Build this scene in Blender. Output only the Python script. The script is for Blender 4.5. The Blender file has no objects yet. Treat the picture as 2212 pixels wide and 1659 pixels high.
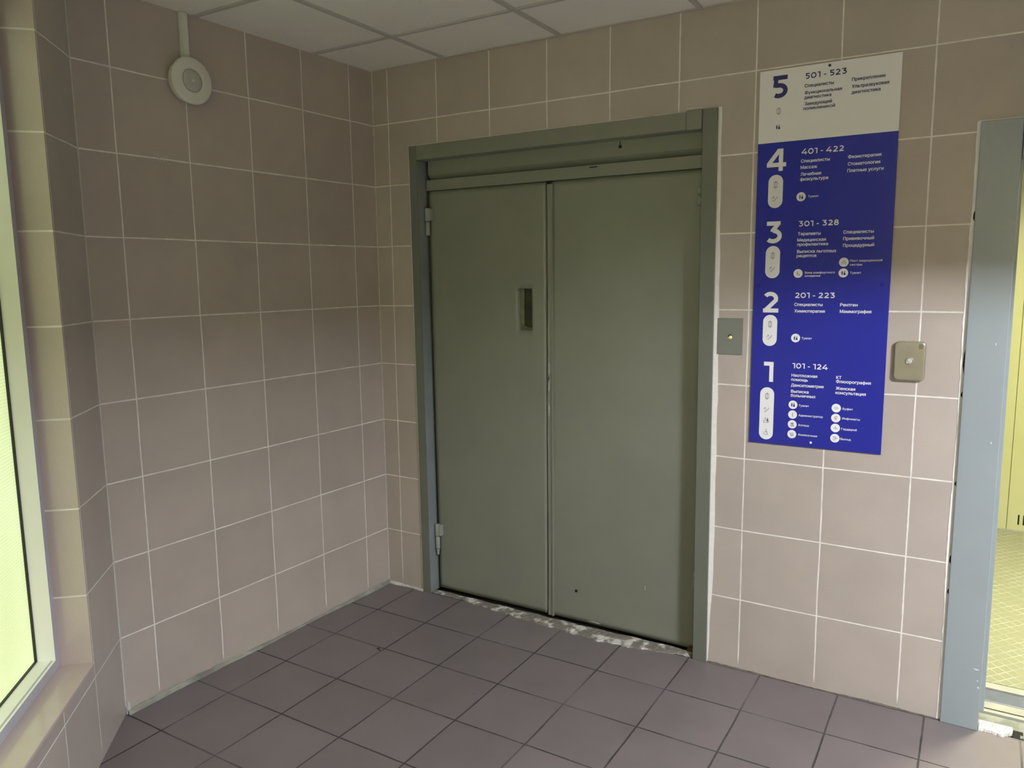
import bpy, bmesh, math, random
from mathutils import Vector, Matrix

random.seed(7)
SC = bpy.context.scene
COL = SC.collection
PI = math.pi

# ---------------------------------------------------------------- camera
CAM_F = 1663.86          # focal length in pixels of the 2212 wide frame
cam_data = bpy.data.cameras.new('camera')
cam = bpy.data.objects.new('camera', cam_data)
COL.objects.link(cam)
SC.camera = cam
cam_data.sensor_fit = 'HORIZONTAL'
cam_data.sensor_width = 36.0
cam_data.lens = 36.0 * CAM_F / 2212.0
cam_data.clip_start = 0.02
yaw, pitch, roll = -0.5469, -0.1384, -0.0119
fwd = Vector((math.sin(yaw) * math.cos(pitch), math.cos(yaw) * math.cos(pitch), math.sin(pitch)))
rt = Vector((math.cos(yaw), -math.sin(yaw), 0.0))
up = rt.cross(fwd)
rt2 = rt * math.cos(roll) + up * math.sin(roll)
up2 = up * math.cos(roll) - rt * math.sin(roll)
m = Matrix((rt2, up2, -fwd)).transposed().to_4x4()
m.translation = Vector((2.6783, -3.085, 1.6459))
cam.matrix_world = m

# ---------------------------------------------------------------- world, view
world = bpy.data.worlds.new('world')
SC.world = world
world.use_nodes = True
world.node_tree.nodes['Background'].inputs[0].default_value = (0.02, 0.02, 0.018, 1)
world.node_tree.nodes['Background'].inputs[1].default_value = 1.0
SC.view_settings.view_transform = 'Standard'
SC.view_settings.look = 'None'
SC.view_settings.gamma = 1.0
SC.view_settings.exposure = 0.0
SC.view_settings.use_curve_mapping = False

# ---------------------------------------------------------------- lamps of the place and an added fill
def area_lamp(name, loc, size, power, color, size_y=None, rot=(0, 0, 0), spread=PI):
    ld = bpy.data.lights.new(name, 'AREA')
    ld.energy = power
    ld.color = color
    ld.size = size
    ld.spread = spread
    if size_y:
        ld.shape = 'RECTANGLE'
        ld.size_y = size_y
    o = bpy.data.objects.new(name, ld)
    COL.objects.link(o)
    o.location = loc
    o.rotation_euler = rot
    return o

LAMP_KEY = (4.2, -2.0)
LAMP_FILL = (3.8, -5.9)
CAB_LAMP = (3.3, 1.0)
area_lamp('hall_lamp_light', (LAMP_KEY[0], LAMP_KEY[1], 2.60), 0.50, 202, (1.0, 0.99, 1.04))
area_lamp('fill_lamp_light', (LAMP_FILL[0], LAMP_FILL[1], 2.15), 0.9, 840, (1.0, 0.94, 0.52), 0.16, (PI / 2, 0, PI))  # added warm fill, unseen, brightens the upper walls
area_lamp('cab_lamp_light', (CAB_LAMP[0], CAB_LAMP[1], 2.14), 0.5, 90, (1.0, 0.97, 0.70))

# ---------------------------------------------------------------- helpers
ID = Matrix.Identity(4)
CEIL = 2.668
Z1 = 0.305               # first horizontal joint of the wall tiles
PT = 0.300               # tile pitch

def tag(o, label=None, cat=None, group=None, kind=None):
    if label: o['label'] = label
    if cat: o['category'] = cat
    if group: o['group'] = group
    if kind: o['kind'] = kind
    return o

def empty(name, loc=(0, 0, 0), rz=0.0, label=None, cat=None, group=None, kind=None):
    o = bpy.data.objects.new(name, None)
    COL.objects.link(o)
    o.location = loc
    o.rotation_euler = (0, 0, rz)
    o.empty_display_size = 0.1
    return tag(o, label, cat, group, kind)

class MB:
    """collects shapes into one mesh"""
    def __init__(self):
        self.bm = bmesh.new()
    def box(self, x0, x1, y0, y1, z0, z1, bev=0.0, seg=2):
        b = bmesh.new()
        vs = [b.verts.new((x, y, z)) for x in (x0, x1) for y in (y0, y1) for z in (z0, z1)]
        for f in ((0, 1, 3, 2), (4, 6, 7, 5), (0, 4, 5, 1), (2, 3, 7, 6), (0, 2, 6, 4), (1, 5, 7, 3)):
            b.faces.new([vs[i] for i in f])
        if bev:
            bmesh.ops.bevel(b, geom=list(b.edges), offset=bev, segments=seg, affect='EDGES', profile=0.5)
        self.add(b)
        return self
    def prism(self, pts, y0, y1, bev=0.0):
        """polygon in x,z extruded along y"""
        b = bmesh.new()
        a = [b.verts.new((p[0], y0, p[1])) for p in pts]
        c = [b.verts.new((p[0], y1, p[1])) for p in pts]
        n = len(pts)
        b.faces.new(a)
        b.faces.new(list(reversed(c)))
        for i in range(n):
            b.faces.new((a[i], c[i], c[(i + 1) % n], a[(i + 1) % n]))
        if bev:
            bmesh.ops.bevel(b, geom=list(b.edges), offset=bev, segments=2, affect='EDGES', profile=0.5)
        self.add(b)
        return self
    def prism_x(self, pts, x0, x1, bev=0.0):
        """polygon in y,z extruded along x"""
        b = bmesh.new()
        a = [b.verts.new((x0, p[0], p[1])) for p in pts]
        c = [b.verts.new((x1, p[0], p[1])) for p in pts]
        n = len(pts)
        b.faces.new(a)
        b.faces.new(list(reversed(c)))
        for i in range(n):
            b.faces.new((a[i], c[i], c[(i + 1) % n], a[(i + 1) % n]))
        if bev:
            bmesh.ops.bevel(b, geom=list(b.edges), offset=bev, segments=2, affect='EDGES', profile=0.5)
        self.add(b)
        return self
    def lathe(self, prof, center, axis='-y', n=48, smooth=True):
        """profile of (radius, height along axis)"""
        b = bmesh.new()
        rings = []
        for r, h in prof:
            ring = []
            for i in range(n):
                a = 2 * PI * i / n
                if axis == '-y':
                    p = (r * math.cos(a), -h, r * math.sin(a))
                elif axis == 'x':
                    p = (h, r * math.cos(a), r * math.sin(a))
                else:
                    p = (r * math.cos(a), r * math.sin(a), h)
                ring.append(b.verts.new(p))
            rings.append(ring)
        for k in range(len(rings) - 1):
            for i in range(n):
                f = b.faces.new((rings[k][i], rings[k][(i + 1) % n], rings[k + 1][(i + 1) % n], rings[k + 1][i]))
                f.smooth = smooth
        if prof[0][0] > 1e-5: b.faces.new(rings[0])
        if prof[-1][0] > 1e-5: b.faces.new(rings[-1])
        bmesh.ops.remove_doubles(b, verts=b.verts, dist=1e-6)
        bmesh.ops.translate(b, vec=Vector(center), verts=b.verts)
        self.add(b)
        return self
    def quad(self, a, b_, c, d):
        b = bmesh.new()
        b.faces.new([b.verts.new(p) for p in (a, b_, c, d)])
        self.add(b, False)
        return self
    def poly(self, pts):
        b = bmesh.new()
        f = b.faces.new([b.verts.new(p) for p in pts])
        f.normal_update()
        if f.normal.y > 0.5 or f.normal.z < -0.5: f.normal_flip()
        self.add(b, False)
        return self
    def add(self, b, normals=True):
        if normals:
            bmesh.ops.recalc_face_normals(b, faces=b.faces)
        me = bpy.data.meshes.new('tmp')
        b.to_mesh(me)
        b.free()
        self.bm.from_mesh(me)
        bpy.data.meshes.remove(me)
    def build(self, name, mat, parent=None, label=None):
        me = bpy.data.meshes.new(name)
        self.bm.to_mesh(me)
        self.bm.free()
        o = bpy.data.objects.new(name, me)
        COL.objects.link(o)
        if isinstance(mat, (list, tuple)):
            for q in mat: me.materials.append(q)
        else:
            me.materials.append(mat)
        if parent: o.parent = parent
        if label: o['label'] = label
        return o

# ---------------------------------------------------------------- materials
class NT:
    def __init__(self, name):
        self.mat = bpy.data.materials.new(name)
        self.mat.use_nodes = True
        self.t = self.mat.node_tree
        self.b = self.t.nodes['Principled BSDF']
    def n(self, typ, **kw):
        nd = self.t.nodes.new(typ)
        for k, v in kw.items():
            setattr(nd, k, v)
        return nd
    def link(self, a, b):
        self.t.links.new(a, b)
    def val(self, sock, v):
        if hasattr(v, 'is_linked') or isinstance(v, bpy.types.NodeSocket):
            self.link(v, sock)
        else:
            sock.default_value = v
    def math(self, op, a, b=None, c=None, clamp=False):
        nd = self.n('ShaderNodeMath', operation=op, use_clamp=clamp)
        self.val(nd.inputs[0], a)
        if b is not None: self.val(nd.inputs[1], b)
        if c is not None: self.val(nd.inputs[2], c)
        return nd.outputs[0]
    def mix(self, fac, a, b):
        nd = self.n('ShaderNodeMix', data_type='RGBA')
        self.val(nd.inputs[0], fac)
        self.val(nd.inputs[6], a if not isinstance(a, tuple) else (*a, 1)[:4])
        self.val(nd.inputs[7], b if not isinstance(b, tuple) else (*b, 1)[:4])
        return nd.outputs[2]
    def coord(self, kind='Object'):
        return self.n('ShaderNodeTexCoord').outputs[kind]
    def noise(self, vec, scale, detail=3.0, rough=0.5):
        nd = self.n('ShaderNodeTexNoise')
        self.link(vec, nd.inputs['Vector'])
        nd.inputs['Scale'].default_value = scale
        nd.inputs['Detail'].default_value = detail
        nd.inputs['Roughness'].default_value = rough
        return nd.outputs['Fac']
    def ramp(self, v, lo, hi, a=0.0, b=1.0):
        nd = self.n('ShaderNodeMapRange')
        nd.inputs[1].default_value = lo
        nd.inputs[2].default_value = hi
        nd.inputs[3].default_value = a
        nd.inputs[4].default_value = b
        self.link(v, nd.inputs[0])
        return nd.outputs[0]
    def bump(self, h, strength, dist):
        nd = self.n('ShaderNodeBump')
        nd.inputs['Strength'].default_value = strength
        nd.inputs['Distance'].default_value = dist
        self.link(h, nd.inputs['Height'])
        self.link(nd.outputs[0], self.b.inputs['Normal'])
        return nd
    def set(self, color=None, rough=None, metal=None, spec=None):
        if color is not None: self.val(self.b.inputs['Base Color'], (*color, 1)[:4] if isinstance(color, tuple) else color)
        if rough is not None: self.val(self.b.inputs['Roughness'], rough)
        if metal is not None: self.b.inputs['Metallic'].default_value = metal
        if spec is not None: self.b.inputs['Specular IOR Level'].default_value = spec
        return self

def plain(name, color, rough=0.5, metal=0.0, spec=0.5, mottle=0.06, scale=9.0, bump=0.0):
    t = NT(name)
    c = t.coord()
    nz = t.noise(c, scale, 4.0, 0.55)
    f = t.ramp(nz, 0.3, 0.7, 1.0 - mottle, 1.0 + mottle)
    vm = t.n('ShaderNodeVectorMath', operation='SCALE')
    vm.inputs[0].default_value = color
    t.link(f, vm.inputs['Scale'])
    t.set(vm.outputs[0], rough, metal, spec)
    if bump:
        t.bump(t.noise(c, scale * 6, 3.0), bump, 0.002)
    return t.mat

def tiles(name, u_axis, v_axis, u0, v0, pu, pv, tile, grout, gw, rough=0.28, vary=0.05,
          joint_wobble=0.0012, grime=None, bump=0.35, mott=0.05, fade=0.0, vmin=None):
    """square tiles in object space; u0 / v0 are positions of joints"""
    t = NT(name)
    c = t.coord()
    sep = t.n('ShaderNodeSeparateXYZ')
    t.link(c, sep.inputs[0])
    U, V = sep.outputs[u_axis], sep.outputs[v_axis]
    w = t.noise(c, 3.0, 2.0)
    wob = t.ramp(w, 0.3, 0.7, -joint_wobble, joint_wobble)
    def one(S, off, p):
        s = t.math('DIVIDE', t.math('SUBTRACT', t.math('ADD', S, wob), off), p)
        fr = t.math('FRACT', s)
        fl = t.math('FLOOR', s)
        d = t.math('MULTIPLY', t.math('MINIMUM', fr, t.math('SUBTRACT', 1.0, fr)), p)
        return d, fl
    du, fu = one(U, u0, pu)
    dv, fv = one(V, v0, pv)
    d = t.math('MINIMUM', du, dv)
    nz2 = t.noise(c, 26.0, 4.0)
    half = t.ramp(nz2, 0.25, 0.75, gw * 0.36, gw * 0.62)
    mask = t.n('ShaderNodeMapRange')
    t.link(d, mask.inputs[0])
    t.link(half, mask.inputs[1])
    t.link(t.math('ADD', half, 0.0012), mask.inputs[2])
    mask.inputs[3].default_value = 1.0
    mask.inputs[4].default_value = 0.0
    mk = mask.outputs[0]
    comb = t.n('ShaderNodeCombineXYZ')
    t.link(fu, comb.inputs[0]); t.link(fv, comb.inputs[1])
    wn = t.n('ShaderNodeTexWhiteNoise', noise_dimensions='2D')
    t.link(comb.outputs[0], wn.inputs['Vector'])
    rv = t.ramp(wn.outputs['Value'], 0.0, 1.0, 1.0 - vary, 1.0 + vary)
    big = t.ramp(t.noise(c, 5.0, 3.0), 0.3, 0.7, 1.0 - mott, 1.0 + mott)
    fine = t.ramp(t.noise(c, 240.0, 2.0), 0.3, 0.7, 0.97, 1.03)
    f = t.math('MULTIPLY', t.math('MULTIPLY', rv, big), fine)
    vm = t.n('ShaderNodeVectorMath', operation='SCALE')
    vm.inputs[0].default_value = tile
    t.link(f, vm.inputs['Scale'])
    gv = t.n('ShaderNodeVectorMath', operation='SCALE')
    gv.inputs[0].default_value = grout
    t.link(t.ramp(t.noise(c, 14.0, 4.0), 0.3, 0.7, 0.82, 1.08), gv.inputs['Scale'])
    if vmin is not None:
        mk = t.math('MULTIPLY', mk, t.ramp(sep.outputs[v_axis], vmin, vmin + 0.03))
    if fade:
        mk = t.math('MULTIPLY', mk, t.ramp(t.noise(c, 2.3, 2.0), 0.32, 0.55, 1.0 - fade, 1.0))
    col = t.mix(mk, vm.outputs[0], gv.outputs[0])
    if grime:
        col = t.mix(t.ramp(t.noise(c, 7.0, 6.0, 0.65), 0.55, 0.85, 0.0, grime), col, (0.03, 0.028, 0.025))
    t.set(col, t.math('ADD', t.math('MULTIPLY', mk, 0.4), rough))
    h = t.math('SUBTRACT', 1.0, mk)
    hh = t.math('ADD', h, t.math('MULTIPLY', t.noise(c, 90.0, 3.0), 0.06))
    t.bump(hh, bump, 0.0015)
    return t.mat

TILE = (0.465, 0.422, 0.390)
GROUT = (0.86, 0.85, 0.80)
M_wallA = tiles('wall_tiles_door', 0, 2, 0.096, Z1, PT, PT, TILE, GROUT, 0.0040, vmin=0.02)
M_wallB = tiles('wall_tiles_left', 0, 2, 0.165, Z1, PT, PT, TILE, GROUT, 0.0040, vmin=0.02)
M_wallC = tiles('wall_tiles_window', 0, 2, 0.0, Z1, 0.2925, PT, TILE, GROUT, 0.0036, vmin=0.02)
M_reveal = tiles('wall_tiles_reveal', 1, 2, -1.0, Z1, 5.0, PT, (0.56, 0.475, 0.44), GROUT, 0.0045, rough=0.16, mott=0.04)
M_sill = tiles('wall_tiles_sill', 0, 1, -0.30, -3.0, 1.35, 9.0, (0.56, 0.475, 0.44), GROUT, 0.003, rough=0.16)
M_floor = tiles('floor_tiles', 0, 1, 0.182, -0.005, 0.3008, 0.3005, (0.178, 0.155, 0.163), (0.050, 0.045, 0.045), 0.0056,
                rough=0.36, vary=0.05, grime=0.10, bump=0.5, fade=0.75, joint_wobble=0.0015)
M_plain_wall = plain('painted_plaster', (0.22, 0.19, 0.10), 0.7)
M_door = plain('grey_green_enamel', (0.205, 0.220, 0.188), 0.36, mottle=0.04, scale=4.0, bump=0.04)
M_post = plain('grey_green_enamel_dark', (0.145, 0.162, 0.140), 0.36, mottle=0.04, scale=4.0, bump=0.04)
M_frame2 = plain('blue_grey_enamel', (0.29, 0.345, 0.375), 0.34, mottle=0.03, scale=4.0, bump=0.05)
M_caulk = plain('white_caulk', (0.92, 0.93, 0.92), 0.6, mottle=0.05, scale=30, bump=0.3)
M_grout = plain('joint_grout', (0.60, 0.60, 0.57), 0.8, mottle=0.12, scale=25, bump=0.4)
M_dirtygrout = plain('dirty_grout', (0.30, 0.31, 0.27), 0.85, mottle=0.35, scale=9, bump=0.3)
t = NT('chipped_mortar')
c = t.coord()
col = t.mix(t.ramp(t.noise(c, 16.0, 5.0, 0.6), 0.50, 0.60), (0.20, 0.19, 0.16), (0.62, 0.62, 0.58))
t.set(col, 0.8)
t.bump(t.noise(c, 60.0, 4.0), 0.8, 0.004)
M_mortar = t.mat
M_dark = plain('dark_void', (0.006, 0.006, 0.005), 0.9)
M_hinge = plain('hinge_enamel', (0.30, 0.33, 0.31), 0.35, mottle=0.06, scale=20)
M_ceil = None
t = NT('ceiling_board')
c = t.coord()
nz = t.noise(c, 160.0, 3.0, 0.7)
sp = t.ramp(nz, 0.55, 0.72, 1.0, 0.80)
vm = t.n('ShaderNodeVectorMath', operation='SCALE')
vm.inputs[0].default_value = (0.88, 0.88, 0.83)
t.link(sp, vm.inputs['Scale'])
t.set(vm.outputs[0], 0.9)
t.bump(nz, 0.4, 0.002)
M_ceil = t.mat
M_tbar = plain('ceiling_grid_metal', (0.54, 0.53, 0.50), 0.6, mottle=0.03)
M_blue = plain('sign_blue', (0.018, 0.024, 0.31), 0.25, spec=0.35, mottle=0.02, scale=3)
M_white = plain('sign_white', (0.93, 0.96, 0.96), 0.25, mottle=0.015, scale=3)
M_letter = plain('sign_white_lettering', (0.90, 0.93, 0.96), 0.3, mottle=0.0)
M_navy = plain('sign_navy_lettering', (0.020, 0.018, 0.13), 0.3, mottle=0.0)
M_plastic = plain('white_plastic', (0.74, 0.75, 0.70), 0.35, mottle=0.03)
M_plastic2 = plain('grey_plastic', (0.50, 0.51, 0.48), 0.5, mottle=0.03)
M_steel = plain('brushed_steel', (0.40, 0.39, 0.30), 0.34, metal=0.55, mottle=0.05, scale=40)
M_chrome = plain('button_steel', (0.45, 0.45, 0.42), 0.35, metal=0.7, mottle=0.03)
M_greyplate = plain('grey_plate', (0.20, 0.225, 0.20), 0.4, mottle=0.05)
M_upvc = plain('window_frame_plastic', (0.92, 0.94, 0.84), 0.3, mottle=0.02)
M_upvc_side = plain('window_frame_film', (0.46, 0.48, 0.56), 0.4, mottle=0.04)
M_rubber = plain('black_rubber', (0.02, 0.025, 0.02), 0.5)
M_alu = plain('aluminium_sill', (0.36, 0.36, 0.32), 0.45, metal=0.2, mottle=0.1, scale=15)
M_cabwall = plain('cab_yellow_laminate', (0.43, 0.43, 0.25), 0.30, mottle=0.02)
M_concrete = plain('rough_concrete', (0.22, 0.23, 0.19), 0.9, mottle=0.35, scale=18, bump=1.0)

t = NT('rubber_sheet_lit')   # ribbed frosted pane of the lit window
c = t.coord()
sep = t.n('ShaderNodeSeparateXYZ')
t.link(c, sep.inputs[0])
rib = t.math('SINE', t.math('MULTIPLY', sep.outputs[2], 2 * PI / 0.0105))
nzw = t.noise(c, 1.6, 2.0)
em = t.mix(t.ramp(nzw, 0.35, 0.65, 0.0, 1.0), (0.70, 0.83, 0.48), (0.60, 0.70, 0.33))
fac = t.ramp(rib, -1.0, 1.0, 0.86, 1.04)
t.set((0.5, 0.55, 0.35), 0.35)
t.link(em, t.b.inputs['Emission Color'])
t.link(fac, t.b.inputs['Emission Strength'])
t.bump(rib, 0.4, 0.002)
t.mat.name = 'ribbed_frosted_glass_lit'
M_pane = t.mat

def glow(name, color, s):
    t = NT(name)
    t.set((0.8, 0.8, 0.8), 0.5)
    t.b.inputs['Emission Color'].default_value = (*color, 1)
    t.b.inputs['Emission Strength'].default_value = s
    return t.mat
M_diff = glow('lamp_diffuser', (1.0, 0.98, 1.0), 6.0)
M_diff2 = glow('cab_lamp_diffuser', (1.0, 0.97, 0.70), 6.0)

t = NT('diamond_plate')
c = t.coord()
sep = t.n('ShaderNodeSeparateXYZ')
t.link(c, sep.inputs[0])
a = t.math('ADD', sep.outputs[0], t.math('MULTIPLY', sep.outputs[1], 0.85))
b_ = t.math('SUBTRACT', sep.outputs[0], t.math('MULTIPLY', sep.outputs[1], 0.85))
def tri(s, p):
    fr = t.math('FRACT', t.math('DIVIDE', s, p))
    return t.math('MINIMUM', fr, t.math('SUBTRACT', 1.0, fr))
ridge = t.math('MINIMUM', tri(a, 0.056), tri(b_, 0.056))
mk = t.ramp(ridge, 0.03, 0.14, 1.0, 0.0)
wear = t.ramp(t.noise(c, 9.0, 4.0), 0.38, 0.62, 0.1, 1.0)
mk = t.math('MULTIPLY', mk, wear)
t.set(t.mix(mk, (0.235, 0.235, 0.155), (0.36, 0.36, 0.28)), 0.38)
t.bump(mk, 0.8, 0.003)
M_plate = t.mat

# ================================================================ SETTING
def S(o, label, cat):
    return tag(o, label, cat, kind='structure')

# floor of the lobby
mb = MB()
mb.box(-0.6, 7.4, -6.0, -0.0, -0.12, 0.0)
fl = mb.build('floor', M_floor)
S(fl, 'dark purple-grey square tiled lobby floor with dark joints', 'floor')

# wall with the doors (front face y = 0)
mb = MB()
W2R = 4.15
mb.box(-0.3, 0.232, 0.0, 0.16, 0, 2.9)
mb.box(0.232, 1.765, 0.0, 0.16, 2.25, 2.9)
mb.box(1.765, 2.66, 0.0, 0.16, 0, 2.9)
mb.box(2.66, W2R, 0.0, 0.16, 2.10, 2.9)
mb.box(W2R, 7.4, 0.0, 0.16, 0, 2.9)
w = mb.build('wall_back', M_wallA)
S(w, 'beige tiled wall with white grout holding both lift openings', 'wall')

# left wall, local x runs from the corner towards the camera
THB = -0.0242
dB = Vector((math.sin(THB), -math.cos(THB), 0))
angB = math.atan2(dB.y, dB.x)
BC = 1.506
mb = MB()
mb.box(0.0, BC, -0.2, 0.0, 0, 2.9)
w = mb.build('wall_left', M_wallB)
w.rotation_euler = (0, 0, angB)
S(w, 'beige tiled side wall carrying the round white sounder', 'wall')

# slanting wall with the window, local x from its corner with the left wall
P0 = dB * BC
angC = math.radians(-46.87)
CL = 2.45
WS0, WS1, WZ0, WZ1 = 0.297, 1.20, 0.362, 2.52
RD = 0.10
mb = MB()
mb.box(0, WS0, -0.25, 0, 0, 2.9)
mb.box(WS0, WS1, -0.25, 0, 0, WZ0)
mb.box(WS0, WS1, -0.25, 0, WZ1, 2.9)
mb.box(WS1, CL, -0.25, 0, 0, 2.9)
wc = mb.build('wall_window', M_wallC)
# flip so that local +y faces the room
wc.location = P0
wc.rotation_euler = (0, 0, angC)
S(wc, 'slanting beige tiled wall around the frosted window', 'wall')

# the remaining walls of the hall, behind and right of the camera
tC = Vector((math.cos(angC), math.sin(angC), 0))
pe = P0 + tC * CL
mb = MB()
mb.box(pe.x - 0.2, pe.x, -6.0, pe.y, 0, 2.9)
S(mb.build('wall_corridor', M_plain_wall), 'plain painted corridor wall beyond the slanting window wall', 'wall')
mb = MB(); mb.box(pe.x - 0.2, 7.4, -6.2, -6.0, 0, 2.9)
S(mb.build('wall_front', M_plain_wall), 'plain painted hall wall facing the lifts', 'wall')
mb = MB(); mb.box(7.4, 7.6, -6.2, 0.16, 0, 2.9)
S(mb.build('wall_right', M_plain_wall), 'plain painted end wall of the hall', 'wall')
# unseen beams, added to keep the hall lamp off the upper walls
mb = MB(); mb.box(2.95, 7.4, -0.92, -0.84, 2.055, CEIL); mb.box(3.54, 3.64, -3.6, -0.92, 2.40, CEIL)
S(mb.build('shading_beam', M_plain_wall), 'added unseen ceiling beam shading the upper walls from the hall lamp', 'beam')

# ceiling boards and grid
mb = MB()
mb.box(-0.6, 7.4, -6.0, 0.0, CEIL, CEIL + 0.05)
ce = mb.build('ceiling', M_ceil)
S(ce, 'suspended ceiling of speckled off-white boards', 'ceiling')
mb = MB()
for k in range(-1, 12):
    x = 0.452 + 0.613 * k
    mb.box(x - 0.012, x + 0.012, -6.0, 0.0, CEIL - 0.006, CEIL, 0.002, 1)
for k in range(0, 10):
    y = -0.388 - 0.62 * k
    mb.box(-0.3, 7.4, y - 0.012, y + 0.012, CEIL - 0.0055, CEIL, 0.002, 1)
mb.box(-0.1, 7.4, -0.018, 0.0, CEIL - 0.004, CEIL)
g = mb.build('ceiling_grid', M_tbar, ce)
mb = MB(); mb.box(0.4375, 0.4402, -0.99, -0.40, CEIL - 0.0012, CEIL)
mb.build('gap', M_dark, ce, 'dark gap beside a lifted ceiling board')

# ================================================================ WINDOW 1
win = empty('window_1', P0, angC)
S(win, 'lit frosted window in pale plastic frame set into slanting tiled wall', 'window')
mb = MB()          # tiled reveal sides
mb.box(WS0 - 0.001, WS0 + 0.008, -RD - 0.02, 0.0005, WZ0, WZ1)
mb.box(WS1 - 0.008, WS1 + 0.001, -RD - 0.02, 0.0005, WZ0, WZ1)
mb.build('reveal', M_reveal, win)
mb = MB(); mb.box(WS0 + 0.006, WS1 - 0.006, -RD - 0.02, 0.004, WZ0 - 0.010, WZ0 + 0.004, 0.002, 1)
mb.build('sill', M_sill, win)
def ring(mb, s0, s1, z0, z1, tx, tz, y0, y1, bev=0.002):
    mb.box(s0, s0 + tx, y0, y1, z0, z1, bev)
    mb.box(s1 - tx, s1, y0, y1, z0, z1, bev)
    mb.box(s0 + tx, s1 - tx, y0, y1, z0, z0 + tz, bev)
    mb.box(s0 + tx, s1 - tx, y0, y1, z1 - tz, z1, bev)
mb = MB()
ring(mb, WS0 + 0.008, WS1 - 0.008, WZ0 + 0.004, WZ1, 0.052, 0.046, -RD - 0.06, -RD)
mb.build('outer_frame', M_upvc_side, win, 'greyish outer window frame')
mb = MB()
a0, a1, c0, c1 = WS0 + 0.058, WS1 - 0.058, WZ0 + 0.048, WZ1 - 0.044
b0, b1, e0, e1 = a0 + 0.014, a1 - 0.014, c0 + 0.008, c1 - 0.008
yo, yi, yb = -RD + 0.006, -RD - 0.044, -RD - 0.065
O = [(a0, c0), (a1, c0), (a1, c1), (a0, c1)]
I = [(b0, e0), (b1, e0), (b1, e1), (b0, e1)]
b = bmesh.new()
ro = [b.verts.new((p[0], yo, p[1])) for p in O]
rk = [b.verts.new((p[0], yb, p[1])) for p in O]
ri = [b.verts.new((p[0], yi, p[1])) for p in I]
rj = [b.verts.new((p[0], yb, p[1])) for p in I]
for i in range(4):
    j = (i + 1) % 4
    b.faces.new((ro[i], ro[j], ri[j], ri[i])); b.faces.new((ro[i], rk[i], rk[j], ro[j]))
    b.faces.new((ri[i], ri[j], rj[j], rj[i])); b.faces.new((rk[i], rj[i], rj[j], rk[j]))
mb.add(b)
mb.build('sash', M_upvc, win, 'pale plastic sash')
mb = MB()
ring(mb, WS0 + 0.0705, WS1 - 0.0705, WZ0 + 0.0545, WZ1 - 0.0505, 0.0065, 0.0055, -RD - 0.062, -RD - 0.0425, 0.001)
mb.build('gasket', M_rubber, win, 'thin black rubber gasket')
mb = MB()
mb.box(WS0 + 0.074, WS1 - 0.074, -RD - 0.060, -RD - 0.050, WZ0 + 0.058, WZ1 - 0.054)
mb.build('pane', M_pane, win, 'glowing yellow-green ribbed frosted pane')

# ================================================================ DOOR 1 (swing doors of the first lift)
d1 = empty('door_1', (0.98, 0.05, 0))
S(d1, 'grey-green double steel lift door, closed, in its wide steel frame', 'door')
def to(o, par):
    """keep world position while parenting"""
    o.parent = par
    o.matrix_parent_inverse = Matrix.Translation(par.location).inverted() if par.rotation_euler.z == 0 else (Matrix.Translation(par.location) @ Matrix.Rotation(par.rotation_euler.z, 4, 'Z')).inverted()
    return o
FT = 2.283
FY = -0.010
def tilt(x, z): return x - 0.0125 * z / 2.2
mb = MB()
mb.prism([(tilt(0.242, -0.0), 0), (tilt(0.288, 0), 0), (tilt(0.288, 2.22), 2.22), (tilt(0.242, 2.28), FT)], FY, 0.13)
mb.prism([(tilt(0.242, 2.2) - 0.0, 2.2), (tilt(0.288, 2.2), 2.2), (tilt(0.288, 2.2), FT), (tilt(0.242, 2.2) - 0.002, FT)], FY - 0.0002, 0.13)
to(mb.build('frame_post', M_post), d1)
mb = MB()
mb.box(0.232, 1.630, FY, 0.07, 2.216, FT, 0.002)
to(mb.build('frame_head', M_door), d1)
mb = MB()
mb.box(1.6315, 1.694, FY - 0.001, 0.07, 2.214, 2.290, 0.002)
to(mb.build('frame_splice', M_door, None, 'short patch piece at right end of the frame head'), d1)
mb = MB()
mb.prism([(1.704, 0), (1.7625, 0), (1.757, 2.287), (1.6975, 2.287)], FY - 0.003, 0.13, 0.0015)
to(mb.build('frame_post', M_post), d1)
# white caulk along the right post and thin grout over the head
mb = MB()
n = 40
pts_l, pts_r = [], []
for i in range(n + 1):
    z = 2.29 * i / n
    xl = 1.7615 - 0.0055 * z / 2.29
    wd = 0.004 + 0.017 * max(0.0, min(1.0, z / 0.45)) * (1 - 0.45 * max(0.0, (z - 1.3) / 1.0)) + 0.0015 * math.sin(z * 23) + random.uniform(-0.0008, 0.0008)
    pts_l.append((xl - 0.002, z)); pts_r.append((xl + wd, z))
mb.prism(pts_l + pts_r[::-1], -0.0025, 0.02)
cp = mb.build('caulk_strip', M_caulk, None, 'white caulk strip along the right post')
to(cp, d1)
mb = MB()
top = []
for i in range(61):
    x = 0.222 + (1.635 - 0.222) * i / 60
    top.append((x, FT + 0.0065 + random.uniform(-0.0012, 0.0012)))
mb.prism([(0.222, FT - 0.004), *[]] + [(1.635, FT - 0.004)] + top[::-1], -0.0015, 0.02)
mb.box(1.628, 1.694, -0.0015, 0.02, 2.286, 2.300)
mb.prism([(0.2265, 0.0), (0.245, 0), (0.232, FT), (0.2175, FT + 0.006)], -0.0012, 0.02)
to(mb.build('grout_line', M_grout, None, 'thin pale grout around the steel frame'), d1)
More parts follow.
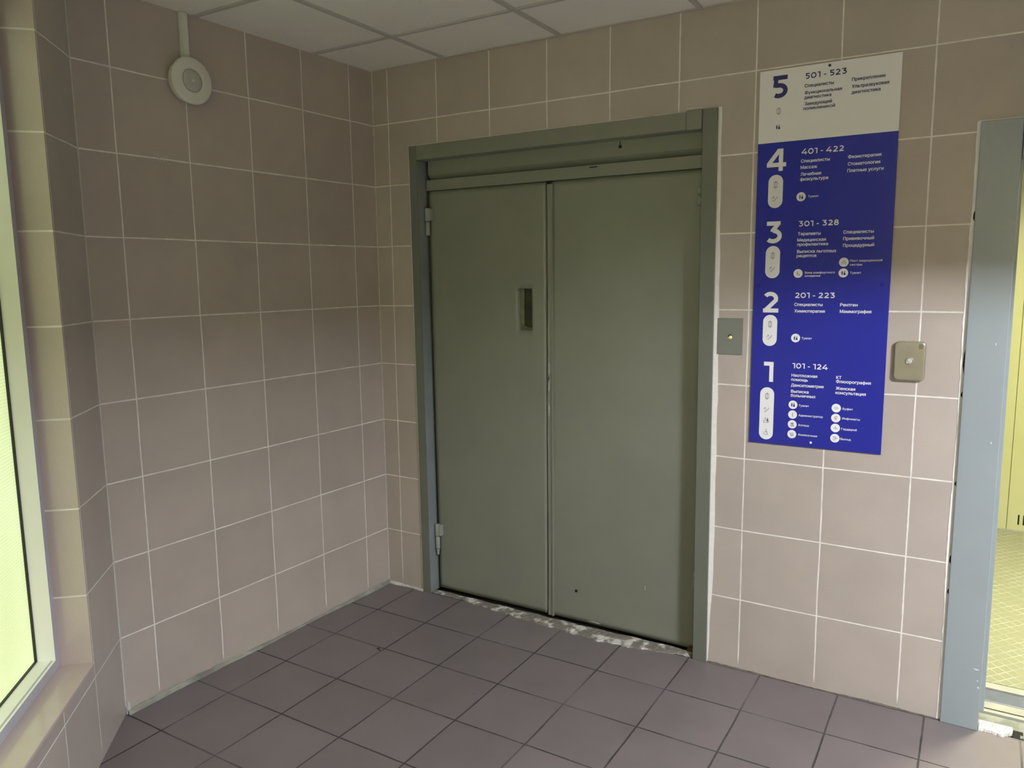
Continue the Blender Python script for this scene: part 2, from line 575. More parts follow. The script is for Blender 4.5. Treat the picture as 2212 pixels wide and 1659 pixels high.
# header panels over the leaves
mb = MB()
mb.box(0.291, 1.70, 0.060, 0.10, 2.152, 2.23)
mb.prism_x([(0.060, 2.152), (0.088, 2.122), (0.13, 2.122), (0.13, 2.152)], 0.291, 1.70)
to(mb.build('header_panel', M_door), d1)
mb = MB()
mb.box(0.2835, 1.70, 0.052, 0.085, 2.072, 2.124, 0.002)
to(mb.build('header_rail', M_door), d1)
mb = MB()
mb.box(1.178, 1.214, 0.0512, 0.0521, 2.112, 2.1165)
mb.lathe([(0.0, 0.0), (0.0075, 0.0), (0.0075, 0.001)], (1.318, 0.0603, 2.190), '-y', 16)
mb.box(1.3165, 1.3195, 0.0590, 0.0602, 2.192, 2.212)
mb.box(1.684, 1.694, 0.049, 0.0523, 2.120, 2.134)
to(mb.build('hole', M_dark, None, 'small dark drilled holes in the header'), d1)

# leaves, each a thing part with thin sheet dents
def leaf(name, corners, y, dents, thick=0.035, holes=None, nx=40, nz=90):
    """corners: (xbl, xbr, xtr, xtl, z0, z1); front face gets soft dents"""
    xbl, xbr, xtr, xtl, z0, z1 = corners
    b = bmesh.new()
    rng = random.Random(3)
    grid = []
    xs_cut = holes
    us = [i / nx for i in range(nx + 1)]
    vs = [j / nz for j in range(nz + 1)]
    if holes:
        hx0, hx1, hz0, hz1 = holes
        def ux(x): return (x - xbl) / (xbr - xbl)
        def uz(z): return (z - z0) / (z1 - z0)
        for e in (ux(hx0), ux(hx1)):
            k = min(range(len(us)), key=lambda i: abs(us[i] - e)); us[k] = e
        for e in (uz(hz0), uz(hz1)):
            k = min(range(len(vs)), key=lambda i: abs(vs[i] - e)); vs[k] = e
    for v in vs:
        row = []
        for u in us:
            xl = xbl + (xtl - xbl) * v
            xr = xbr + (xtr - xbr) * v
            x = xl + (xr - xl) * u
            z = z0 + (z1 - z0) * v
            dy = 0.0
            for (dx, dz, r, a) in dents:
                q = ((x - dx) ** 2 + (z - dz) ** 2) / (r * r)
                dy += a * math.exp(-q)
            dy += 0.0008 * math.sin(3.1 * z + 2 * u) * math.sin(PI * u)
            row.append(b.verts.new((x, y + dy, z)))
        grid.append(row)
    for j in range(len(vs) - 1):
        for i in range(len(us) - 1):
            if holes:
                xm = xbl + (xbr - xbl) * (us[i] + us[i + 1]) / 2
                zm = z0 + (z1 - z0) * (vs[j] + vs[j + 1]) / 2
                if hx0 < xm < hx1 and hz0 < zm < hz1:
                    continue
            f = b.faces.new((grid[j][i], grid[j][i + 1], grid[j + 1][i + 1], grid[j + 1][i]))
            f.smooth = True
    # rim going back
    border = [e for e in b.edges if e.is_boundary]
    r = bmesh.ops.extrude_edge_only(b, edges=border)
    nv = [g for g in r['geom'] if isinstance(g, bmesh.types.BMVert)]
    for v in nv: v.co.y = y + thick
    mb = MB(); mb.add(b)
    return mb.build(name, M_door)

LY = 0.060
lz0, lz1 = 0.012, 2.070
dl = [(0.93, 1.62, 0.05, 0.0035), (0.94, 1.42, 0.03, 0.004), (0.935, 1.30, 0.03, 0.003), (0.93, 1.0, 0.05, 0.003),
      (0.94, 1.85, 0.03, 0.003), (0.6, 0.9, 0.3, -0.002), (0.93, 0.62, 0.05, 0.002)]
HX = (0.797, 0.876, 1.393, 1.590)
l1 = leaf('door_leaf', (0.303, 0.949, 0.953, 0.291, lz0, lz1), LY, dl, holes=HX)
to(l1, d1)
mb = MB()
hx0, hx1, hz0, hz1 = HX
mb.box(hx0 - 0.002, hx1 + 0.002, LY + 0.036, LY + 0.040, hz0 - 0.002, hz1 + 0.002)
pk = mb.build('peep_window', plain('dirty_glass', (0.035, 0.036, 0.02), 0.12, mottle=0.4, scale=14), None, 'narrow dark glazed slot')
to(pk, d1)
mb = MB()
mb.box(hx0, hx0 + 0.022, LY + 0.030, LY + 0.036, hz0, hz1)
mb.prism([(hx0 + 0.02, hz0), (hx1, hz0), (hx1 - 0.003, hz0 + 0.010), (hx0 + 0.04, hz0 + 0.014), (hx0 + 0.026, hz0 + 0.020)], LY + 0.028, LY + 0.036)
to(mb.build('slot_bead', plain('slot_putty', (0.13, 0.14, 0.09), 0.5, mottle=0.3, scale=25)), d1)
dr = [(1.02, 1.9, 0.06, 0.003), (1.03, 1.35, 0.05, 0.003), (1.4, 1.0, 0.35, -0.002), (1.02, 1.98, 0.03, -0.002), (1.111, 0.158, 0.018, 0.003)]
l2 = leaf('door_leaf', (0.975, 1.702, 1.700, 0.982, lz0 - 0.004, lz1), LY + 0.004, dr)
to(l2, d1)
# overlap strip between the leaves
mb = MB()
n = 60
L, R_ = [], []
rng = random.Random(5)
for i in range(n + 1):
    z = 0.006 + (2.058 - 0.006) * i / n
    wv = 0.0015 * math.sin(z * 5.0) + (0.0015 * math.exp(-((z - 1.15) / 0.2) ** 2)) * math.sin(z * 40)
    xl = 0.957 + 0.006 * z / 2.0 + wv
    L.append((xl, z)); R_.append((0.988 + 0.005 * z / 2.0 + wv * 0.3, z))
for i in range(n):
    for (y0, y1, A0, A1) in ((LY - 0.004, LY + 0.006, 0.0, 1.0),):
        pass
b = bmesh.new()
cols = []
for i in range(n + 1):
    xl, z = L[i]; xr = R_[i][0]
    yb = LY - 0.003 + 0.0012 * math.sin(z * 17) * math.exp(-((z - 1.2) / 0.35) ** 2)
    cols.append([b.verts.new(p) for p in ((xl, LY + 0.03, z), (xl + 0.0005, yb + 0.0015, z), (xl + 0.002, yb, z), (xr - 0.009, yb + 0.001, z),
                                          (xr - 0.007, yb - 0.004, z), (xr - 0.001, yb - 0.004, z), (xr + 0.001, LY + 0.006, z))])
for i in range(n):
    for k in range(6):
        b.faces.new((cols[i][k], cols[i][k + 1], cols[i + 1][k + 1], cols[i + 1][k]))
b.faces.new(cols[0]); b.faces.new(cols[-1])
mb.add(b)
to(mb.build('overlap_strip', M_door), d1)
mb = MB()
mb.box(0.962, 0.985, LY - 0.006, LY - 0.0005, 2.0585, 2.0705)
mb.lathe([(0.0, 0.0), (0.0065, 0.0), (0.0065, 0.0012)], (1.108, LY + 0.0022, 0.157), '-y', 14)
to(mb.build('hole', M_dark, None, 'dark hole low on the right leaf'), d1)
# paint scuffs
M_scuff = plain('pale_scuff', (0.36, 0.38, 0.33), 0.35, mottle=0.3, scale=60)
mb = MB()
mb.box(1.452, 1.456, LY + 0.0006, LY + 0.0030, 0.232, 0.252)
mb.prism([(1.17, 0.0185), (1.23, 0.0165), (1.235, 0.020), (1.20, 0.0235)], LY + 0.002, LY + 0.0045)
for (x, z, s) in ((0.921, 1.56, 0.004), (0.918, 1.50, 0.005), (0.922, 1.385, 0.006), (0.918, 1.175, 0.006), (0.920, 1.095, 0.005), (0.914, 1.86, 0.004)):
    mb.lathe([(0.0, 0.0), (s, 0.0), (s, 0.0008)], (x, LY + 0.003, z), '-y', 9)
to(mb.build('scuff', M_scuff, None, 'pale knocks in the paint'), d1)
mb = MB()
for z, a in ((1.22, 0.05), (1.16, 0.04), (1.03, 0.03)):
    mb.prism([(0.963, z - a), (0.970, z - a - 0.01), (0.975, z), (0.966, z + a)], LY - 0.0042, LY - 0.0015)
to(mb.build('scuff', M_scuff, None, 'long pale scrape on the overlap strip'), d1)
# shaft behind
mb = MB()
mb.box(0.2, 1.78, 0.16, 0.17, -0.05, 2.35)
mb.box(0.2, 1.78, 0.0005, 0.17, -0.06, -0.012)
to(mb.build('shaft_backing', M_dark), d1)
# hinges
def hinge(x, z, y, tail=True, lower_wide=False):
    e = []
    mb = MB()
    mb.lathe([(0.0, 0.0), (0.0125, 0.0), (0.0135, 0.002), (0.0135, 0.060), (0.012, 0.063), (0.0, 0.063)], (x, y, z), 'z', 20)
    mb.box(x, x + 0.026, y - 0.010, y + 0.018, z + 0.003, z + 0.060, 0.002)
    up_ = mb
    mb.lathe([(0.0, -0.070), (0.011, -0.070), (0.012, -0.067), (0.012, -0.006), (0.009, -0.002), (0.0, -0.002)], (x, y, z), 'z', 20)
    mb.lathe([(0.0, -0.003), (0.006, -0.003), (0.006, 0.001), (0.0, 0.001)], (x, y, z), 'z', 12)
    if tail:
        mb.lathe([(0.0, -0.104), (0.005, -0.104), (0.0075, -0.098), (0.0065, -0.090), (0.0085, -0.084), (0.0085, -0.073), (0.0, -0.072)], (x, y, z), 'z', 14)
    o = mb.build('hinge', M_hinge, None)
    to(o, d1)
    return o
hinge(0.291, 1.925, 0.046, False)
hinge(0.303, 0.300, 0.046, True)
def hinge_right(x, z, y):
    mb = MB()
    mb.lathe([(0.0, 0.0), (0.0115, 0.0), (0.0115, 0.026), (0.0, 0.026)], (x, y, z + 0.044), 'z', 18)
    mb.lathe([(0.0, 0.0), (0.0125, 0.0), (0.0125, 0.040), (0.0, 0.040)], (x, y, z), 'z', 18)
    mb.box(x, x + 0.03, y, y + 0.02, z, z + 0.07)
    to(mb.build('hinge', M_hinge, None), d1)
hinge_right(1.677, 1.925, 0.046)
hinge_right(1.690, 0.300, 0.046)
mb = MB(); mb.prism([(tilt(0.2882, 0), 0.004), (tilt(0.2892, 0), 0.004), (tilt(0.2892, 2.21), 2.21), (tilt(0.2882, 2.21), 2.21)], FY + 0.004, 0.058)  # added plate: light on the post's inner side put into its colour
to(mb.build('lit_jamb_face', plain('lit_post_enamel', (0.22, 0.26, 0.275), 0.3, mottle=0.08, scale=8), None, 'inner face of the left post, coloured paler blue-grey as if lit'), d1)
# threshold
def rough_strip(name, mat, x0, x1, prof_fn, n=120, parent=None, seed=1, label=None, jag=0.003):
    """ragged mortar ridge running along x; prof_fn(x)-> (yfront, yback, h)"""
    rng = random.Random(seed)
    b = bmesh.new()
    rows = []
    for i in range(n + 1):
        x = x0 + (x1 - x0) * i / n
        yf, yb, h = prof_fn(x)
        r = lambda s: rng.uniform(-s, s)
        rows.append([b.verts.new(p) for p in (
            (x, yf + r(jag), -0.004), (x, yf + 0.004 + r(jag), h * 0.55 + abs(r(h * .3))),
            (x, (yf * .6 + yb * .4) + r(jag), h + r(h * .35)), (x, (yf * .3 + yb * .7) + r(jag), h * .9 + r(h * .35)),
            (x, yb, h * .8), (x, yb, -0.012))])
    for i in range(n):
        for k in range(5):
            b.faces.new((rows[i][k], rows[i][k + 1], rows[i + 1][k + 1], rows[i + 1][k]))
    b.faces.new(rows[0]); b.faces.new(rows[-1])
    mb = MB(); mb.add(b)
    o = mb.build(name, mat, parent, label)
    return o
THR = [(0.28, 0.0), (0.40, 0.002), (0.52, -0.008), (0.75, -0.030), (0.93, -0.046), (1.28, -0.064), (1.42, -0.052), (1.52, -0.034), (1.60, -0.014), (1.71, 0.002)]
def thr(x):
    for (xa, ya), (xb, yb_) in zip(THR[:-1], THR[1:]):
        if xa <= x <= xb:
            f = ya + (yb_ - ya) * (x - xa) / (xb - xa)
    f += 0.004 * math.sin(x * 43) + 0.003 * math.sin(x * 97)
    back = 0.034 + 0.012 * max(0.0, min(1.0, (x - 1.2) / 0.3)) + 0.003 * math.sin(x * 37)
    return (f, back, 0.0065)
th = rough_strip('trim_1', M_mortar, 0.29, 1.70, thr, 110, seed=2)
S(th, 'rough whitish mortar strip under the grey-green lift door', 'threshold')
mb = MB()
mb.prism([(1.655, -0.001), (1.702, -0.001), (1.702, 0.028), (1.668, 0.022)], 0.035, 0.058)
o = mb.build('rust_patch', plain('rust', (0.10, 0.045, 0.015), 0.8, mottle=0.4, scale=40), None, 'rusty brown corner at the foot of the right post')
to(o, d1)

# ================================================================ base joints (dirty grout along the walls)
def bl(x):
    return (-0.016 - 0.005 * math.sin(x * 9) - (0.006 if x > 1.1 else 0), 0.001, 0.012 + 0.005 * math.sin(x * 5.3 + 1))
o = rough_strip('baseboard_left', M_dirtygrout, 0.0, BC, bl, 60, seed=4, jag=0.0015)
# local frame like the left wall: local x from corner, local +y into the room
for v in o.data.vertices: v.co.y = -v.co.y
o.data.flip_normals()
o.rotation_euler = (0, 0, angB)
S(o, 'uneven greyish grout bead along foot of the side wall', 'baseboard')
def ba(x): return (-0.012 - 0.004 * math.sin(x * 31), 0.001, 0.013 - 0.02 * x)
o = rough_strip('baseboard_back', M_grout, 0.0, 0.24, ba, 40, seed=6, jag=0.0015)
S(o, 'chipped pale grout bead between the room corner and the lift frame', 'baseboard')
def bb(x): return (-0.006, 0.001, 0.004 + 0.002 * math.sin(x * 11))
o = rough_strip('baseboard_right', plain('dark_base_joint', (0.15, 0.14, 0.12), 0.85, mottle=0.5, scale=14), 1.76, 2.64, bb, 90, seed=8, jag=0.0012)
S(o, 'thin dark dirty joint under the tiles between both lifts', 'baseboard')
# corner beads
mb = MB()
mb.box(-0.003, 0.0035, -0.0035, 0.002, 0.0, CEIL)
S(mb.build('trim_2', M_grout), 'white grout line in the corner beside the lift door', 'trim')
mb = MB()
mb.box(-0.002, 0.0028, -0.002, 0.0028, 0.0, CEIL)
o = mb.build('trim_3', M_grout); o.location = P0; o.rotation_euler = (0, 0, angC + 0.4)
S(o, 'white grout line in the corner beside the window wall', 'trim')
# grout blob in the corner foot
b = bmesh.new()
bmesh.ops.create_icosphere(b, subdivisions=3, radius=1.0)
rng = random.Random(9)
for v in b.verts:
    v.co = Vector((v.co.x * 0.009, v.co.y * 0.009, v.co.z * 0.034)) * (1 + rng.uniform(-.18, .18))
mb = MB(); mb.add(b)
o = mb.build('trim_4', M_grout); o.location = (P0.x + 0.006, P0.y + 0.006, 0.012)
S(o, 'lump of whitish grout at foot of the corner beside the window wall', 'trim')

# ================================================================ DOOR 2 (open second lift)
d2 = empty('door_2', (3.4, 0.05, 0))
S(d2, 'open lift doorway with blue-grey steel frame at right', 'door')
F2 = 2.137
mb = MB()
mb.box(2.640, 2.760, -0.014, 0.055, 0.0, F2, 0.0025)
to(mb.build('frame_post', M_frame2), d2)
mb = MB()
mb.box(2.762, W2R - 0.055, -0.014, 0.055, 2.015, F2, 0.0025)
to(mb.build('frame_head', M_frame2), d2)
mb = MB()
mb.box(W2R - 0.053, W2R + 0.065, -0.014, 0.055, 0.0, F2, 0.0025)
to(mb.build('frame_post', M_frame2), d2)
mb = MB()
mb.prism([(2.70, 0.05), (2.776, 0.05), (2.770, 2.03), (2.70, 2.03)], 0.045, 0.235, 0.002)
mb.box(W2R - 0.06, W2R, 0.045, 0.235, 0.02, 2.03, 0.002)
mb.box(2.77, W2R - 0.06, 0.045, 0.235, 2.0, 2.06, 0.002)
to(mb.build('inner_jamb', M_frame2), d2)
mb = MB()
for (x, z, sx, sz) in ((2.742, 0.232, 0.010, 0.003), (2.752, 0.165, 0.004, 0.004), (2.728, 1.40, 0.002, 0.005), (2.735, 1.06, 0.0025, 0.004), (2.748, 0.19, 0.003, 0.003)):
    mb.prism([(x - sx, z + sz), (x - sx * .2, z - sz), (x + sx, z - sz * .4), (x + sx * .4, z + sz * .8)], -0.0148, -0.0135)
to(mb.build('scuff', plain('white_scuff', (0.62, 0.68, 0.72), 0.5), None, 'small white knocks in the paint'), d2)
# grout on the left side of frame 2
mb = MB()
A_, B_ = [], []
for i in range(81):
    z = F2 * i / 80
    A_.append((2.628 + random.uniform(-.0015, .0015) + 0.002 * math.sin(z * 7), z)); B_.append((2.642, z))
mb.prism(A_ + B_[::-1], -0.0015, 0.01)
mb.box(2.63, W2R, -0.0012, 0.01, F2 - 0.003, F2 + 0.005)
to(mb.build('grout_line', M_caulk, None, 'ragged pale grout beside the blue-grey frame'), d2)
mb = MB()
for z, a in ((1.335, 0.05), (1.22, 0.012), (0.9, 0.01), (0.62, 0.02), (0.5, 0.012), (1.83, 0.02)):
    mb.prism([(2.6405, z - a), (2.6345, z - a * .3), (2.636, z + a * .5), (2.6405, z + a)], -0.0021, -0.001)
to(mb.build('gap', M_dark, None, 'dark gaps where grout fell out'), d2)
# landing sill, from hall to cab
mb = MB(); mb.box(2.70, W2R, 0.235 - 0.095, 0.222, -0.10, 0.006, 0.0015)
to(mb.build('landing_sill', M_alu, None, 'worn metal landing sill'), d2)
mb = MB(); mb.box(2.70, W2R, 0.160, 0.166, 0.0055, 0.0068)
to(mb.build('sill_groove', M_dark), d2)
mb = MB(); mb.box(2.70, W2R, 0.02, 0.140, -0.10, -0.004)
o = mb.build('sill_bed', M_concrete, None, 'bare greenish concrete below the sill'); to(o, d2)
def mort(x):
    return (-0.018 - 0.006 * math.sin((x - 2.76) * 30), 0.05, 0.012 if x < 2.86 else 0.004)
o = rough_strip('mortar', M_grout, 2.762, 2.868, lambda x: (-0.016 + 0.01 * abs(math.sin(x * 40)) + (0.035 * max(0, x - 2.84) / 0.028), 0.055, 0.013), 26, seed=12, jag=0.003, label='broken white mortar edge')
to(o, d2)
o = rough_strip('mortar', M_mortar, 2.89, W2R, lambda x: (0.004 + 0.004 * math.sin(x * 27), 0.022, 0.006), 120, seed=13, jag=0.003, label='crumbling mortar edge')
to(o, d2)
mb = MB()
mb.box(2.868, 2.90, 0.0, 0.055, -0.0045, 0.001)
to(mb.build('gap', M_dark, None, 'dark break in the mortar'), d2)
mb = MB(); mb.box(2.5, 4.5, 0.0, 0.30, -0.35, -0.30)
to(mb.build('shaft_backing', M_dark), d2)

# ---------------------------------------------------------------- lift cab
cab = empty('elevator_cab', (3.45, 1.5, 0))
tag(cab, 'lit yellow lift cab with chequered metal floor seen through open doorway', 'lift cab')
CY0, CY1, CX0, CX1, CH = 0.402, 2.627, 2.60, 4.35, 2.20
mb = MB(); mb.box(CX0, CX1, CY0, CY1, -0.06, 0.0)
to(mb.build('cab_floor', M_plate, None, 'worn yellowish chequer plate floor'), cab)
mb = MB()
mb.box(2.72, 4.2, 0.352, 0.398, -0.05, 0.0, 0.001)
to(mb.build('cab_threshold', M_alu, None, 'pale worn threshold strip'), cab)
mb = MB()
mb.box(2.72, 4.2, 0.250, 0.348, -0.055, -0.006, 0.004)
mb.box(2.72, 4.2, 0.248, 0.352, -0.09, -0.05)
to(mb.build('cab_sill', plain('door_track', (0.11, 0.125, 0.165), 0.4, metal=0.0, mottle=0.1, scale=30), None, 'blue-grey door track'), cab)
# back wall of vertical panels
mb = MB()
x = CX0
edges = [CX0, 2.9, 3.30, 3.70, 4.05, CX1]
for a, b__ in zip(edges[:-1], edges[1:]):
    mb.box(a + 0.0012, b__ - 0.0012, CY1, CY1 + 0.02, 0.0, CH, 0.0015, 1)
to(mb.build('back_wall', M_cabwall), cab)
mb = MB(); mb.box(CX0, CX1, CY1 + 0.018, CY1 + 0.03, 0, CH)
to(mb.build('panel_joint', plain('joint_dark_yellow', (0.30, 0.28, 0.12), 0.6)), cab)  # darker yellow sheet showing between the back wall panels
mb = MB(); mb.box(CX0, CX1, CY1 - 0.006, CY1, 0.0, 0.008)
to(mb.build('skirting', M_alu), cab)
for k in range(8):
    mb = MB(); mb.box(2.958 + 0.028 * k, 2.967 + 0.028 * k, CY1 - 0.0012, CY1 + 0.001, 0.044, 0.108)
    to(mb.build('vent_slot', M_dark, None, 'black vent slot'), cab)
mb = MB(); mb.box(CX0 - 0.02, CX0, CY0, CY1, 0.0, CH)
to(mb.build('side_wall', M_cabwall), cab)
mb = MB(); mb.box(CX1, CX1 + 0.02, CY0, CY1, 0.0, CH)
to(mb.build('side_wall', M_cabwall), cab)
mb = MB(); mb.box(CX0, CX1, CY0, CY1, CH, CH + 0.02)
to(mb.build('cab_ceiling', M_cabwall), cab)
mb = MB(); mb.box(CX0, 2.772, CY0 - 0.02, CY0, 0.0, CH); mb.box(4.15, CX1, CY0 - 0.02, CY0, 0.0, CH); mb.box(2.772, 4.15, CY0 - 0.02, CY0, 2.02, CH)
to(mb.build('front_wall', M_cabwall), cab)
mb = MB(); mb.box(CAB_LAMP[0] - 0.26, CAB_LAMP[0] + 0.26, CAB_LAMP[1] - 0.26, CAB_LAMP[1] + 0.26, 2.15, 2.2)
to(mb.build('cab_lamp', M_diff2), cab)

# ================================================================ FLOOR DIRECTORY SIGN
SX0, SX1, SZ0, SZ1, SZM = 1.9130, 2.3935, 0.9790, 2.3965, 2.1340
SY = -0.0065
sg = empty('floor_directory_sign', ((SX0 + SX1) / 2, -0.003, SZ0), 0,
           'tall blue and white directory board listing floors 5 to 1', 'sign')
mb = MB(); mb.box(SX0, SX1, SY, -0.001, SZ0, SZM, 0.0008, 1)
to(mb.build('blue_panel', M_blue, None, 'blue board of floors 4 to 1'), sg)
mb = MB(); mb.box(SX0, SX1, SY - 0.0002, -0.001, SZM, SZ1, 0.0008, 1)
to(mb.build('white_panel', M_white, None, 'white board of floor 5'), sg)

from mathutils.geometry import delaunay_2d_cdt
def outlines(txt):
    """closed outlines of a text as lists of 2-D points"""
    cu = bpy.data.curves.new('t', 'FONT')
    cu.body = txt
    cu.size = 1.0
    cu.fill_mode = 'NONE'
    cu.resolution_u = 5
    o = bpy.data.objects.new('t', cu)
    COL.objects.link(o)
    dg = bpy.context.evaluated_depsgraph_get()
    dg.update()
    me = bpy.data.meshes.new_from_object(o.evaluated_get(dg))
    bpy.data.objects.remove(o)
    bpy.data.curves.remove(cu)
    nb = {}
    for e_ in me.edges:
        a, b = e_.vertices
        nb.setdefault(a, []).append(b); nb.setdefault(b, []).append(a)
    # keep the winding of the font: vertices follow one another in order
    seen, loops = set(), []
    for v0 in range(len(me.vertices)):
        if v0 in seen or v0 not in nb: continue
        lp, cur, prev = [v0], v0, None
        seen.add(v0)
        while True:
            nx = [k for k in nb[cur] if k not in seen]
            if not nx: break
            k = min(nx, key=lambda q: (abs(q - cur) != 1, q)) if prev is not None else (cur + 1 if cur + 1 in nx else nx[0])
            prev, cur = cur, k
            seen.add(k); lp.append(k)
        if len(lp) > 2:
            loops.append([Vector((me.vertices[k].co.x, me.vertices[k].co.y)) for k in lp])
    bpy.data.meshes.remove(me)
    return loops
def winding(p, L_):
    w_ = 0
    for i in range(len(L_)):
        a, b = L_[i - 1], L_[i]
        if (a.y > p.y) != (b.y > p.y) and p.x < (b.x - a.x) * (p.y - a.y) / (b.y - a.y) + a.x:
            w_ += 1 if b.y > a.y else -1
    return w_
def cap_height():
    return max(p.y for l in outlines('H') for p in l)
CAPH = cap_height()
def text_mesh(mb, s, x, z, width, cap, y, weight=0.0):
    loops = outlines(s)
    if not loops: return
    pts, eds = [], []
    for l in loops:
        k0 = len(pts)
        pts += l
        eds += [(k0 + i, k0 + (i + 1) % len(l)) for i in range(len(l))]
    r = delaunay_2d_cdt(pts, eds, [], 0, 1e-6)
    V, T = r[0], r[2]
    keep = []
    for t3 in T:
        c_ = (V[t3[0]] + V[t3[1]] + V[t3[2]]) / 3
        if sum(winding(c_, l) for l in loops) != 0: keep.append(t3)
    used = sorted({k for t3 in keep for k in t3})
    x0, x1 = min(V[k].x for k in used), max(V[k].x for k in used)
    k = width / (x1 - x0)
    kz = cap / CAPH
    b = bmesh.new()
    for q, (ox, oz) in enumerate(((-1, 0), (1, 0), (0, 1), (0, -1))):
        vs = {m_: b.verts.new((x + (V[m_].x - x0) * k + ox * weight, y - q * 1.0e-4, z + V[m_].y * kz + oz * weight * 0.7)) for m_ in used}
        for t3 in keep:
            f = b.faces.new([vs[m_] for m_ in t3])
            f.normal_update()
            if f.normal.y > 0: f.normal_flip()
    mb.add(b, False)

_LAY = [0]
def stroke(mb, pts, w, y, closed=False, square=True):
    """flat line of width w in the x,z plane"""
    P = [Vector((p[0], p[1])) for p in pts]
    n = len(P)
    y = y - (_LAY[0] % 4) * 1.0e-4
    _LAY[0] += 1
    def dirn(a, b):
        d = b - a
        return d.normalized() if d.length > 1e-9 else Vector((1, 0))
    A, B = [], []
    for i in range(n):
        if closed:
            d0, d1_ = dirn(P[i - 1], P[i]), dirn(P[i], P[(i + 1) % n])
        else:
            d0 = dirn(P[max(0, i - 1)], P[max(1, i)])
            d1_ = dirn(P[min(n - 2, i)], P[min(n - 1, i + 1)])
        n0, n1 = Vector((-d0.y, d0.x)), Vector((-d1_.y, d1_.x))
        mi = n0 + n1
        mi = mi.normalized() if mi.length > 1e-6 else n0
        L_ = w / 2 / max(0.45, mi.dot(n0))
        ext = Vector((0, 0))
        if not closed and square:
            if i == 0: ext = -d1_ * w / 2
            if i == n - 1: ext = d0 * w / 2
        A.append(P[i] + mi * L_ + ext); B.append(P[i] - mi * L_ + ext)
    bm_ = bmesh.new()
    va = [bm_.verts.new((p.x, y, p.y)) for p in A]
    vb = [bm_.verts.new((p.x, y, p.y)) for p in B]
    for i in range(n if closed else n - 1):
        j = (i + 1) % n
        bm_.faces.new((va[i], vb[i], vb[j], va[j]))
    for f in bm_.faces:
        f.normal_update()
        if f.normal.y > 0: f.normal_flip()
    mb.add(bm_, False)
def disc(mb, x, z, r, y, n=28, a0=0, a1=2 * PI):
    mb.poly([(x + r * math.cos(a0 + (a1 - a0) * i / n), y, z + r * math.sin(a0 + (a1 - a0) * i / n)) for i in range(n)])
def arc(x, z, r, a0, a1, n=14):
    return [(x + r * math.cos(math.radians(a0 + (a1 - a0) * i / n)), z + r * math.sin(math.radians(a0 + (a1 - a0) * i / n))) for i in range(n + 1)]

def ic_lift(mb, x, z, y, k=1.0):
    w, h = 0.0058 * k, 0.0085 * k
    s = 0.0011 * k
    stroke(mb, [(x - w, z - h), (x - w, z + h), (x + w, z + h), (x + w, z - h)], s, y, True)
    stroke(mb, [(x, z - h), (x, z + h)], s, y)
    stroke(mb, [(x - w * .8, z + h), (x, z + h + 0.0048 * k), (x + w * .8, z + h)], s, y)
    stroke(mb, [(x - w * .8, z - h), (x, z - h - 0.0048 * k), (x + w * .8, z - h)], s, y)
def ic_stairs(mb, x, z, y):
    s = 0.0010
    stroke(mb, [(x - 0.009, z - 0.0085), (x - 0.003, z - 0.0085), (x - 0.003, z - 0.0035), (x + 0.002, z - 0.0035), (x + 0.002, z + 0.0015), (x + 0.007, z + 0.0015), (x + 0.007, z + 0.0075), (x + 0.0085, z + 0.0075)], s, y)
    stroke(mb, [(x - 0.011, z + 0.001), (x - 0.0045, z + 0.0075)], s, y)
    stroke(mb, [(x - 0.0095, z + 0.0078), (x - 0.0042, z + 0.0078), (x - 0.0042, z + 0.0030)], s, y)
def ic_wc(mb, x, z, y, k=1.0):
    disc(mb, x - 0.0040 * k, z + 0.0062 * k, 0.0016 * k, y, 12)
    mb.poly([(x + a * k, y, z + b * k) for a, b in ((-0.0068, 0.0040), (-0.0012, 0.0040), (-0.0018, -0.002), (-0.0027, -0.0075), (-0.0053, -0.0075), (-0.0062, -0.002))])
    disc(mb, x + 0.0042 * k, z + 0.0062 * k, 0.0016 * k, y, 12)
    mb.poly([(x + a * k, y, z + b * k) for a, b in ((0.0032, 0.0040), (0.0052, 0.0040), (0.0078, -0.0048), (0.0078, -0.0075), (0.0006, -0.0075), (0.0006, -0.0048))])
def ic_desk(mb, x, z, y):
    s = 0.0009
    stroke(mb, [(x - 0.011, z - 0.003), (x + 0.011, z - 0.003)], s, y)
    stroke(mb, [(x - 0.010, z - 0.003), (x - 0.010, z - 0.010), (x + 0.010, z - 0.010), (x + 0.010, z - 0.003)], s, y)
    disc(mb, x - 0.0042, z + 0.0075, 0.0017, y, 12)
    stroke(mb, arc(x - 0.0042, z - 0.0005, 0.0045, 20, 160), s, y)
    disc(mb, x + 0.0050, z + 0.0068, 0.0016, y, 12)
    mb.poly([(x + a, y, z + b) for a, b in ((0.0028, 0.0042), (0.0072, 0.0042), (0.0072, -0.0035), (0.0028, -0.0035))])
    stroke(mb, [(x + 0.0042, z - 0.003), (x + 0.0042, z - 0.0085)], s, y)
    stroke(mb, [(x + 0.0060, z - 0.003), (x + 0.0060, z - 0.0085)], s, y)
def ic_wheelchair(mb, x, z, y):
    s = 0.0010
    disc(mb, x, z + 0.0120, 0.0015, y, 12)
    stroke(mb, [(x, z + 0.0085), (x, z + 0.001), (x + 0.0045, z + 0.001), (x + 0.0080, z - 0.0080)], s, y)
    stroke(mb, [(x, z + 0.0050), (x + 0.0045, z + 0.0050)], s, y)
    stroke(mb, arc(x - 0.0015, z - 0.0030, 0.0062, 110, 345, 20), s, y)
